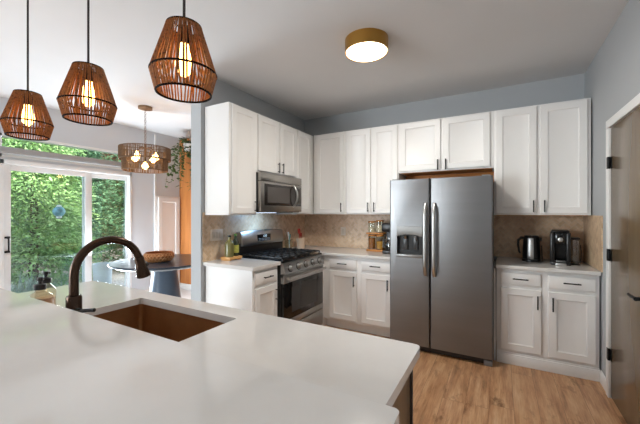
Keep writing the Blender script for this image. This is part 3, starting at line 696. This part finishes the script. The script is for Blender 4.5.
# hanging plant
hx, hy = -2.06, -.42
o = thing('hanging_plant', (hx, hy, H), 'trailing green pothos in a white pot hanging from the ceiling', 'hanging plant')
b = MB(); b.lathe([(.045, 2.44), (.062, 2.45), (.08, 2.55), (.078, 2.56), (.07, 2.555), (.002, 2.55)], (hx, hy, 0), 24); b.build('pot', M_trim, o)
b = MB()
for k in range(3): a = 2.1 * k; b.tube([(hx, hy, H - .001), (hx + .078 * math.cos(a), hy + .078 * math.sin(a), 2.555)], .003, 6)
b.tube([(hx, hy, H - .0005), (hx, hy, H - .02)], .008, 8); b.build('cord', mat('macrame', '#d9d3c8', .8), o)
rnd = random.Random(3); vb = MB(); lb = MB()
def leaf(bm_, p, d, up, l, wd):
    d = d.normalized(); s_ = d.cross(up).normalized(); nn = s_.cross(d)
    v = [bm_.verts.new(p + q) for q in (Vector(), d * l * .35 + s_ * wd - nn * .004, d * l, d * l * .35 - s_ * wd - nn * .004, d * l * .45 + nn * .004)]
    for t in ((0, 1, 4), (1, 2, 4), (2, 3, 4), (3, 0, 4)): bm_.faces.new([v[i] for i in t])
for k in range(16):
    a = rnd.uniform(0, 6.28); ln = rnd.choice((.25, .4, .55, .7, .85)); out = rnd.uniform(.08, .26)
    if math.cos(a) > .3: out *= .5
    pts = []; m_ = 9
    for i in range(m_):
        t = i / (m_ - 1); r_ = .05 + out * min(1, t * 2.2) + rnd.uniform(-.015, .015)
        pts.append(Vector((hx + r_ * math.cos(a) - .10 * t, hy + r_ * math.sin(a) - .05 * t, 2.58 + .05 * math.sin(min(1, t * 4) * math.pi) - ln * max(0, t - .12))))
    vb.tube(pts, .0028, 5, False)
    for i in range(1, m_):
        for q in range(2):
            leaf(lb.bm, pts[i] + Vector((rnd.uniform(-.02, .02), rnd.uniform(-.02, .02), rnd.uniform(-.03, .03))), Vector((rnd.uniform(-1, 1), rnd.uniform(-1, 1), rnd.uniform(-.9, .2))), Vector((rnd.uniform(-.4, .4), rnd.uniform(-.4, .4), 1)), rnd.uniform(.06, .10), rnd.uniform(.024, .038))
vb.build('vines', mat('vine_green', '#4c5a30', .6), o); lb.build('leaves', leafmat('pothos_leaf', ('#26381c', '#3c5528', '#6f8a4a'), .25, 14), o, recalc=False)

# ------------------------------------------------------------------ counter things
# left counter: oil bottles on wooden tray
def counter(x, y): return (x, y, CT)
ax, ay = .13, -1.63
tr_ = MB(); tr_.box(ax - .06, ax + .07, ay - .09, ay + .09, CT + .012, CT + .036, .004)
for u in (-.07, .07): tr_.box(ax - .05, ax + .06, ay + u - .012, ay + u + .012, CT + .0005, CT + .014, .002)
tag(tr_.build('wooden_tray', M_bamboo, loc=counter(ax, ay)), 'small light wood riser tray on the counter left of the range', 'tray')
zt = CT + .0365
M_oil = mat('olive_glass', '#6f6a3c', .18, 0, vary=.1, spec=.6); M_dkg = mat('dark_green_glass', '#24301d', .15, 0, vary=.1, spec=.6)
def bottle(x, y, r, h, m, label, capm, lab=None):
    o = thing('oil_bottle', (x, y, zt), label, 'bottle')
    b = MB(); b.lathe([(r * .9, zt), (r, zt + .005), (r, zt + h * .6), (r * .8, zt + h * .7), (.014, zt + h * .8), (.013, zt + h * .95)], (x, y, 0), 20); b.build('glass_body', m, o)
    b = MB(); b.lathe([(.016, zt + h * .93), (.016, zt + h), (.004, zt + h * 1.01)], (x, y, 0), 14); b.build('cap', capm, o)
    if lab:
        b = MB(); b.lathe([(r + .0008, zt + h * .15), (r + .0008, zt + h * .5)], (x, y, 0), 20, False, False); b.build('label', lab, o)
bottle(ax + .015, ay - .04, .045, .215, M_oil, 'olive-coloured glass oil bottle on the wooden tray, nearer of the two', M_black, None)
bottle(ax + .01, ay + .05, .036, .225, M_dkg, 'dark green oil bottle with yellow label at the range side of the tray', mat('green_cap', '#4d7a33', .5), mat('bottle_label', '#a9a548', .6, vary=.3, scale=60))
# outlet plates
M_plate = mat('outlet_plate', '#d8c9b8', .4); M_slot = mat('outlet_face', '#cbbba8', .45)
def outlet(F, u, v, wd, gang, label):
    c = F(u, v, .0005); o = thing('outlet_plate', c, label, 'outlet')
    Fbox(MB(), F, u - wd / 2, u + wd / 2, v - .058, v + .058, .0002, .006, .002).build('plate', M_plate, o)
    for g in range(gang):
        uu = u + (g - (gang - 1) / 2) * .047
        Fbox(MB(), F, uu - .017, uu + .017, v - .034, v + .034, .006, .0085, .001).build('receptacle', M_slot, o)
outlet(FL(.009), -1.715, 1.17, .165, 3, 'wide beige switch plate on the tile left of the range')
outlet(FB(-.009), .64, 1.14, .075, 1, 'single beige outlet plate on the back tile behind the counter')
# corner: crock with red spatula, clear jar with utensils
kx, ky = .20, -.42
o = thing('utensil_crock', counter(kx, ky), 'beige ceramic utensil crock right of the range', 'crock')
M_crock = mat('beige_ceramic', '#d3b79b', .35, vary=.05)
b = MB(); z = CT + .0005; b.lathe([(.05, z), (.055, z + .004), (.06, z + .14), (.056, z + .14), (.05, z + .02), (.002, z + .015)], (kx, ky, 0), 28); b.build('crock_body', M_crock, o)
b = MB(); b.torus((kx, ky, z + .14), .058, .0035, 28, 6); b.build('rim', M_crock, o)
M_red = mat('red_silicone', '#a32a22', .4, vary=.08)
def utensil(name, x0, y0, x1, y1, hh, m, label, wd):
    o = thing(name, (x0, y0, z + .02), label, 'utensil', None); p0 = Vector((x0, y0, z + .022)); p1 = Vector((x1, y1, z + hh)); d = (p1 - p0)
    b = MB(); b.tube([p0, p0 + d * .72], .006, 8); b.build('handle', m, o)
    b = MB(); c = p0 + d * .70; e = p1; s_ = Vector((0, 1, 0)); q = Vector((1, 0, 0))
    rings = []
    for t, ww in ((0, .25), (.2, .8), (.6, 1), (.9, .9), (1, .5)):
        cc = c + (e - c) * t; rings.append([cc + s_ * wd * ww + q * .004, cc - s_ * wd * ww + q * .004, cc - s_ * wd * ww - q * .004, cc + s_ * wd * ww - q * .004])
    b.loops(rings); b.build('head', m, o)
utensil('spatula', kx, ky - .005, kx - .01, ky - .03, .27, M_red, 'red spatula standing upright in the beige crock, the taller one', .03)
utensil('spoon', kx, ky + .02, kx - .02, ky + .035, .21, mat('dark_red', '#8d2620', .4), 'shorter red spoon standing in the beige crock', .022)
jx, jy = .13, -.60
o = thing('glass_jar', counter(jx, jy), 'clear glass utensil jar between the range and the beige crock', 'jar')
b = MB(); b.lathe([(.045, z), (.05, z + .004), (.052, z + .13), (.049, z + .13), (.046, z + .01), (.002, z + .008)], (jx, jy, 0), 24); b.build('glass_body', M_jar, o)
b = MB(); b.torus((jx, jy, z + .13), .0505, .003, 24, 6); b.build('rim', M_jar, o)
utensil('whisk', jx + .01, jy, jx + .015, jy - .03, .23, mat('white_handle', '#d9dcdd', .4), 'white handled utensil standing in the clear jar', .014)
utensil('spoon', jx, jy + .015, jx - .005, jy + .035, .20, mat('teal_handle', '#4f8a8a', .4), 'teal utensil standing in the clear jar', .016)
# jars stand
gx, gy = 1.18, -.19
M_jwood = wood('jar_wood', '#b9742f', '#cf8b40', 0, .45)
o = thing('spice_stand', counter(gx, gy), 'two-tier wooden canister stand on the counter left of the refrigerator', 'stand')
W2, D2 = .108, .06
MB().box(gx - W2, gx + W2, gy - D2, gy + D2, z, z + .022, .004).build('bottom_shelf', M_jwood, o)
MB().box(gx - W2, gx + W2, gy - D2, gy + D2, z + .215, z + .232, .003).build('top_shelf', M_jwood, o)
for u in (-1, 1): MB().box(gx + u * (W2 - .006) - .006, gx + u * (W2 - .006) + .006, gy + D2 - .02, gy + D2, z + .022, z + .215, .002).build('post', M_black, o)
def canister(x, zz, h, fill, fc, label, lid=True):
    o = thing('canister', (x, gy, zz), label, 'canister', 'canisters on the wooden stand')
    b = MB(); b.lathe([(.042, zz), (.047, zz + .004), (.047, zz + h), (.044, zz + h), (.043, zz + .006), (.002, zz + .005)], (x, gy, 0), 24); b.build('glass_body', M_jar, o)
    b = MB(); b.lathe([(.039, zz + .0065), (.0415, zz + .01), (.0415, zz + fill), (.002, zz + fill + .004)], (x, gy, 0), 24); b.build('contents', mat(fc[0], fc[1], .8, vary=.15, scale=60), o)
    b = MB(); b.lathe([(.042, zz + h + .0005), (.049, zz + h + .0005), (.049, zz + h + .018), (.002, zz + h + .019)], (x, gy, 0), 24); b.build('lid', M_jwood, o)
flour = ('flour', '#eedfc6'); ora = ('lentils', '#c97a26'); pasta = ('pasta', '#e0a34a')
canister(gx - .052, z + .0225, .165, .14, ('brown_spice', '#a9652a'), 'glass canister of brown contents, bottom left of the stand')
canister(gx + .052, z + .0225, .165, .10, pasta, 'glass canister of yellow contents, bottom right of the stand')
canister(gx - .052, z + .2325, .125, .06, flour, 'glass canister of white contents, top left of the stand')
canister(gx + .052, z + .2325, .14, .09, flour, 'fuller glass canister of white contents, top right of the stand')
# coffee maker beside the fridge
o = thing('coffee_maker', counter(1.41, -.30), 'black coffee maker half hidden behind the refrigerator side', 'coffee maker')
MB().box(1.33, 1.49, -.40, -.16, z, z + .04, .008).build('base', M_blackpl, o)
MB().box(1.33, 1.49, -.235, -.16, z + .04, z + .26, .006).build('column', M_blackpl, o)
MB().box(1.325, 1.495, -.41, -.155, z + .26, z + .36, .015).build('brew_head', M_blackpl, o)
b = MB(); b.lathe([(.05, z + .042), (.066, z + .05), (.07, z + .11), (.05, z + .165), (.048, z + .175)], (1.41, -.32, 0), 24, cap1=False); cr = b.build('carafe', glass('carafe_glass', '#b8aca0', .15), o)
b = MB(); b.lathe([(.052, z + .17), (.052, z + .185), (.01, z + .19)], (1.41, -.32, 0), 20); b.tube([(1.36, -.345, z + .165), (1.335, -.375, z + .16), (1.335, -.375, z + .08), (1.35, -.36, z + .07)], .008, 8); b.build('carafe_lid', M_chrome, cr)
# kettle
ex, ey = 2.815, -.25
o = thing('electric_kettle', counter(ex, ey), 'steel and black electric kettle on the counter right of the refrigerator', 'kettle')
b = MB(); b.lathe([(.085, z), (.088, z + .006), (.085, z + .022), (.02, z + .024)], (ex, ey, 0), 32); b.build('power_base', M_blackpl, o)
b = MB(); b.lathe([(.077, z + .0245), (.08, z + .03), (.082, z + .06), (.074, z + .20), (.07, z + .215)], (ex, ey, 0), 36); kb = b.build('kettle_body', M_steel, o)
b = MB(); b.lathe([(.0715, z + .213), (.073, z + .222), (.065, z + .235), (.02, z + .238)], (ex, ey, 0), 32); b.build('lid', M_blackpl, o)
for a0, a1, nm in ((150, 238, 'side_panel'), (282, 385, 'side_panel')):
    b = MB(); rings = []
    for zz, r_ in ((z + .026, .0805), (z + .06, .0835), (z + .20, .0755), (z + .217, .0718)):
        rings.append([Vector((ex + rr * math.cos(R(a0 + (a1 - a0) * i / 10)), ey + rr * math.sin(R(a0 + (a1 - a0) * i / 10)), zz)) for rr, rng in ((r_, range(11)), (r_ - .004, range(10, -1, -1))) for i in rng])
    b.loops(rings).build(nm, M_blackpl, kb)
b = MB(); hd = Vector((-.88, -.35, 0)).normalized(); P = lambda r_, zz: (ex + hd.x * r_, ey + hd.y * r_, z + zz)
b.tube([P(.065, .215), P(.105, .215), P(.132, .195), P(.136, .15), P(.125, .09), P(.115, .075)], [.012, .013, .013, .012, .010, .008], 10); b.build('handle', M_blackpl, o)
b = MB(); q = Vector((.88, .1, 0)).normalized(); b.loops([[Vector((ex, ey, z + zz)) + q * .06 + Vector((-q.y, q.x, 0)) * .02, Vector((ex, ey, z + zz)) + q * .098, Vector((ex, ey, z + zz)) + q * .06 - Vector((-q.y, q.x, 0)) * .02] for zz in (.185, .215)]); b.build('spout', M_steel, o)
bpy.data.objects['electric_kettle'].scale = (.9, .9, 1.09)
# coffee machine
mx, my = 3.063, -.25
o = thing('coffee_machine', counter(mx, my), 'tall black pod coffee machine with clear water tank at the right of the counter', 'coffee machine')
rot = Matrix.Translation((mx, my, 0)) @ Matrix.Rotation(R(-6), 4, 'Z')
def rb(b, x0, x1, y0, y1, z0, z1, bev): t = MB(); t.box(x0, x1, y0, y1, z0, z1, bev); b.merge(t.bm, rot)
b = MB(); rb(b, -.095, .06, -.02, .13, z, z + .30, .012); b.build('body', M_blackpl, o)
b = MB(); rb(b, -.095, -.06, -.15, -.02, z + .03, z + .30, .01); rb(b, .025, .06, -.15, -.02, z + .03, z + .30, .01); b.build('side_wall', M_blackpl, o)
b = MB(); rb(b, -.06, .025, -.155, -.02, z + .19, z + .30, .014); bh = b.build('brew_head', mat('gloss_black', '#0f0f10', .12, 0, vary=.1), o)
b = MB(); b.lathe([(.02, 0), (.02, .008), (.016, .01)], rot @ Vector((-.018, -.154, z + .235)), 18, axis=rot.to_3x3() @ Vector((0, -1, 0))); b.build('brew_button', M_chrome, bh)
b = MB(); rb(b, -.095, .06, -.165, -.02, z, z + .03, .008); b.build('base', M_blackpl, o)
b = MB(); rb(b, -.055, .025, -.20, -.165, z, z + .022, .005); rb(b, -.05, .02, -.16, -.05, z + .031, z + .036, .001); b.build('drip_tray', M_chrome, o)
b = MB(); rb(b, -.085, .05, -.13, .12, z + .30, z + .318, .008); b.build('lid', M_blackpl, o)
b = MB(); rb(b, .064, .125, -.07, .11, z + .012, z + .235, .01); b.build('water_tank', glass('tank_glass', '#cfc8bd', .14), o)
b = MB(); rb(b, .062, .13, -.075, .115, z + .235, z + .25, .004); rb(b, .062, .128, -.075, .115, z, z + .012, .003); b.build('tank_lid', M_blackpl, o)
def cable(name, pts, label): tag(MB().tube(pts, .0035, 6).build(name, M_blackpl, loc=pts[0]), label, 'cord')
cable('power_cord', [(ex + .094, ey + .03, z + .008), (ex + .10, ey + .06, z + .005), (ex + .104, ey + .13, z + .008), (ex + .107, ey + .20, z + .04), (ex + .108, -.0145, z + .14)], 'black power cord rising from the kettle to the back tile')
cable('power_cord', [(mx + .165, -.06, z + .006), (mx + .175, -.05, z + .02), (mx + .18, -.035, z + .10), (mx + .178, -.0145, z + .16)], 'black power cord behind the coffee machine water tank')

# ------------------------------------------------------------------ outside
M_gravel = mat('patio_gravel', '#b7aa9c', .9, 0, vary=.45, scale=22, bump=.5, bscale=30)
struct(MB().box(-14, XL - .151, -9, 9, -.2, -.1).build('ground', M_gravel))
struct(MB().box(XL - .75, XL - .15, YS, .15, 2.78, 2.88).build('eave', M_trim))
L1 = leafmat('leaf_light', ('#62844f', '#95b573', '#c4d7a0'), .4, 2.2)
L2 = leafmat('leaf_dark', ('#34533a', '#557b56', '#87a782'), .35, 2.0)
M_bark = mat('bark', '#4d3b2c', .9, 0, vary=.3, bump=.4)
def tree(loc, label, r, h, n, seed, lm, droop, z0=.1):
    rnd = random.Random(seed); o = thing('garden_tree', loc, label, 'tree', 'trees beyond the patio door'); x, y, zg = loc
    b = MB(); b.tube([(x, y, zg), (x + .05, y, zg + h * .4), (x, y + .04, zg + h * .85)], [.09, .06, .02], 8); b.build('trunk', M_bark, o)
    b = MB(); bm_ = b.bm
    br = []
    for k in range(n // 26):
        t = rnd.random() ** .8; zz = zg + z0 + (h - z0) * t; R_ = r * (1 - .75 * max(0, t - .35) / .65) * rnd.uniform(.55, 1.05); a = rnd.uniform(0, 6.283)
        base_ = Vector((x, y, zz)); tip = base_ + Vector((R_ * math.cos(a), R_ * math.sin(a), rnd.uniform(-.1, .35) - droop * R_))
        side = Vector((-math.sin(a), math.cos(a), 0))
        for i in range(26):
            s_ = .12 + .88 * rnd.random() ** .6; p = base_.lerp(tip, s_) + side * rnd.gauss(0, .13) + Vector((0, 0, rnd.gauss(0, .07)))
            d = Vector((math.cos(a) + rnd.uniform(-.9, .9), math.sin(a) + rnd.uniform(-.9, .9), rnd.uniform(-.9, .4)))
            leaf(bm_, p, d, Vector((rnd.uniform(-.7, .7), rnd.uniform(-.7, .7), 1)), rnd.uniform(.07, .14), rnd.uniform(.014, .028))
    b.build('foliage', lm, o, recalc=False); return o
t1 = tree((-5.7, -1.25, -.1), 'light green feathery tree filling the left pane of the patio door', 1.2, 4.6, 30000, 1, L1, .35)
t2 = tree((-5.8, 1.35, -.1), 'dark green tree seen through the right pane of the patio door', 1.25, 4.8, 30000, 2, L2, .3)
copy_thing(t2, (-5.7, -3.9, -.1), 'dark green tree left of the light green tree, mostly behind the wall', R(130))
copy_thing(t2, (-8.7, -2.6, -.1), 'tall dark tree at the back, behind the light green front tree', R(200), (1.15, 1.15, 1.3))
copy_thing(t2, (-8.7, .6, -.1), 'tall dark tree at the back in the gap between the two front trees', R(300), (1.15, 1.15, 1.3))
copy_thing(t2, (-8.8, 3.8, -.1), 'tall dark tree at the back, behind the dark green front tree', R(20), (1.15, 1.15, 1.35))
rnd = random.Random(31); o = thing('garden_hedge', (-11.6, 1.0, -.1), 'tall dense green hedge closing the garden behind all the trees', 'hedge')
b = MB()
for k in range(16000):
    leaf(b.bm, Vector((-11.6 + rnd.uniform(-.5, .5) , rnd.uniform(-6, 9), -.1 + 6.2 * rnd.random() ** .9)), Vector((rnd.uniform(-.2, 1), rnd.uniform(-1, 1), rnd.uniform(-1, .4))), Vector((rnd.uniform(-.7, .7), rnd.uniform(-.7, .7), 1)), rnd.uniform(.22, .38), rnd.uniform(.06, .1))
b.build('foliage', L2, o, recalc=False)
b = MB(); b.box(-11.75, -11.45, -6, 9, -.1, 5.6, .1); b.build('branches', M_bark, o)
# low plant near the patio
rnd = random.Random(12); o = thing('spiky_shrub', (-3.75, -1.95, -.1), 'low grey-green spiky shrub on the gravel outside the door', 'shrub'); b = MB()
for k in range(420):
    a = rnd.uniform(0, 6.283); e = rnd.uniform(.25, 1.3); leaf(b.bm, Vector((-3.75 + rnd.gauss(0, .14), -1.95 + rnd.gauss(0, .14), -.06)), Vector((math.cos(a) * math.cos(e), math.sin(a) * math.cos(e), math.sin(e))), Vector((.2, .1, 1)), rnd.uniform(.3, .6), .016)
b.build('leaves', leafmat('spiky_leaf', ('#6f8070', '#93a08c', '#aebaa4'), .2, 6), o, recalc=False)
# hanging ball, planter
gx_, gy_, gz_ = -3.25, -1.78, 1.415
o = thing('hanging_ball', (gx_, gy_, gz_), 'pale blue ball ornament hanging outside the left patio pane', 'ornament')
b = MB(); b.sphere((gx_, gy_, gz_), .078, 24, 14); b.build('ball', mat('ornament_blue', '#86bccb', .35, 0, vary=.3, scale=14), o)
b = MB(); b.lathe([(.035, .066), (.035, .085), (.012, .10)], (gx_, gy_, gz_), 16); b.lathe([(.012, -.11), (.035, -.095), (.035, -.068)], (gx_, gy_, gz_), 16); b.build('cap', M_trim, o)
b = MB(); b.tube([(gx_, gy_, gz_ + .10), (gx_, gy_, 2.779)], .003, 6); b.build('wire', M_black, o)
wx, wy = -3.6, -1.0
o = thing('patio_planter', (wx, wy, -.1), 'white round planter on the patio behind the dining table', 'planter')
b = MB(); b.lathe([(.11, -.0995), (.12, -.09), (.15, .46), (.15, .5), (.135, .5), (.13, .45), (.002, .44)], (wx, wy, 0), 28); b.build('pot', M_trim, o)
b = MB(); b.lathe([(.128, .442), (.126, .46), (.002, .465)], (wx, wy, 0), 24); b.build('soil', M_bark, o)
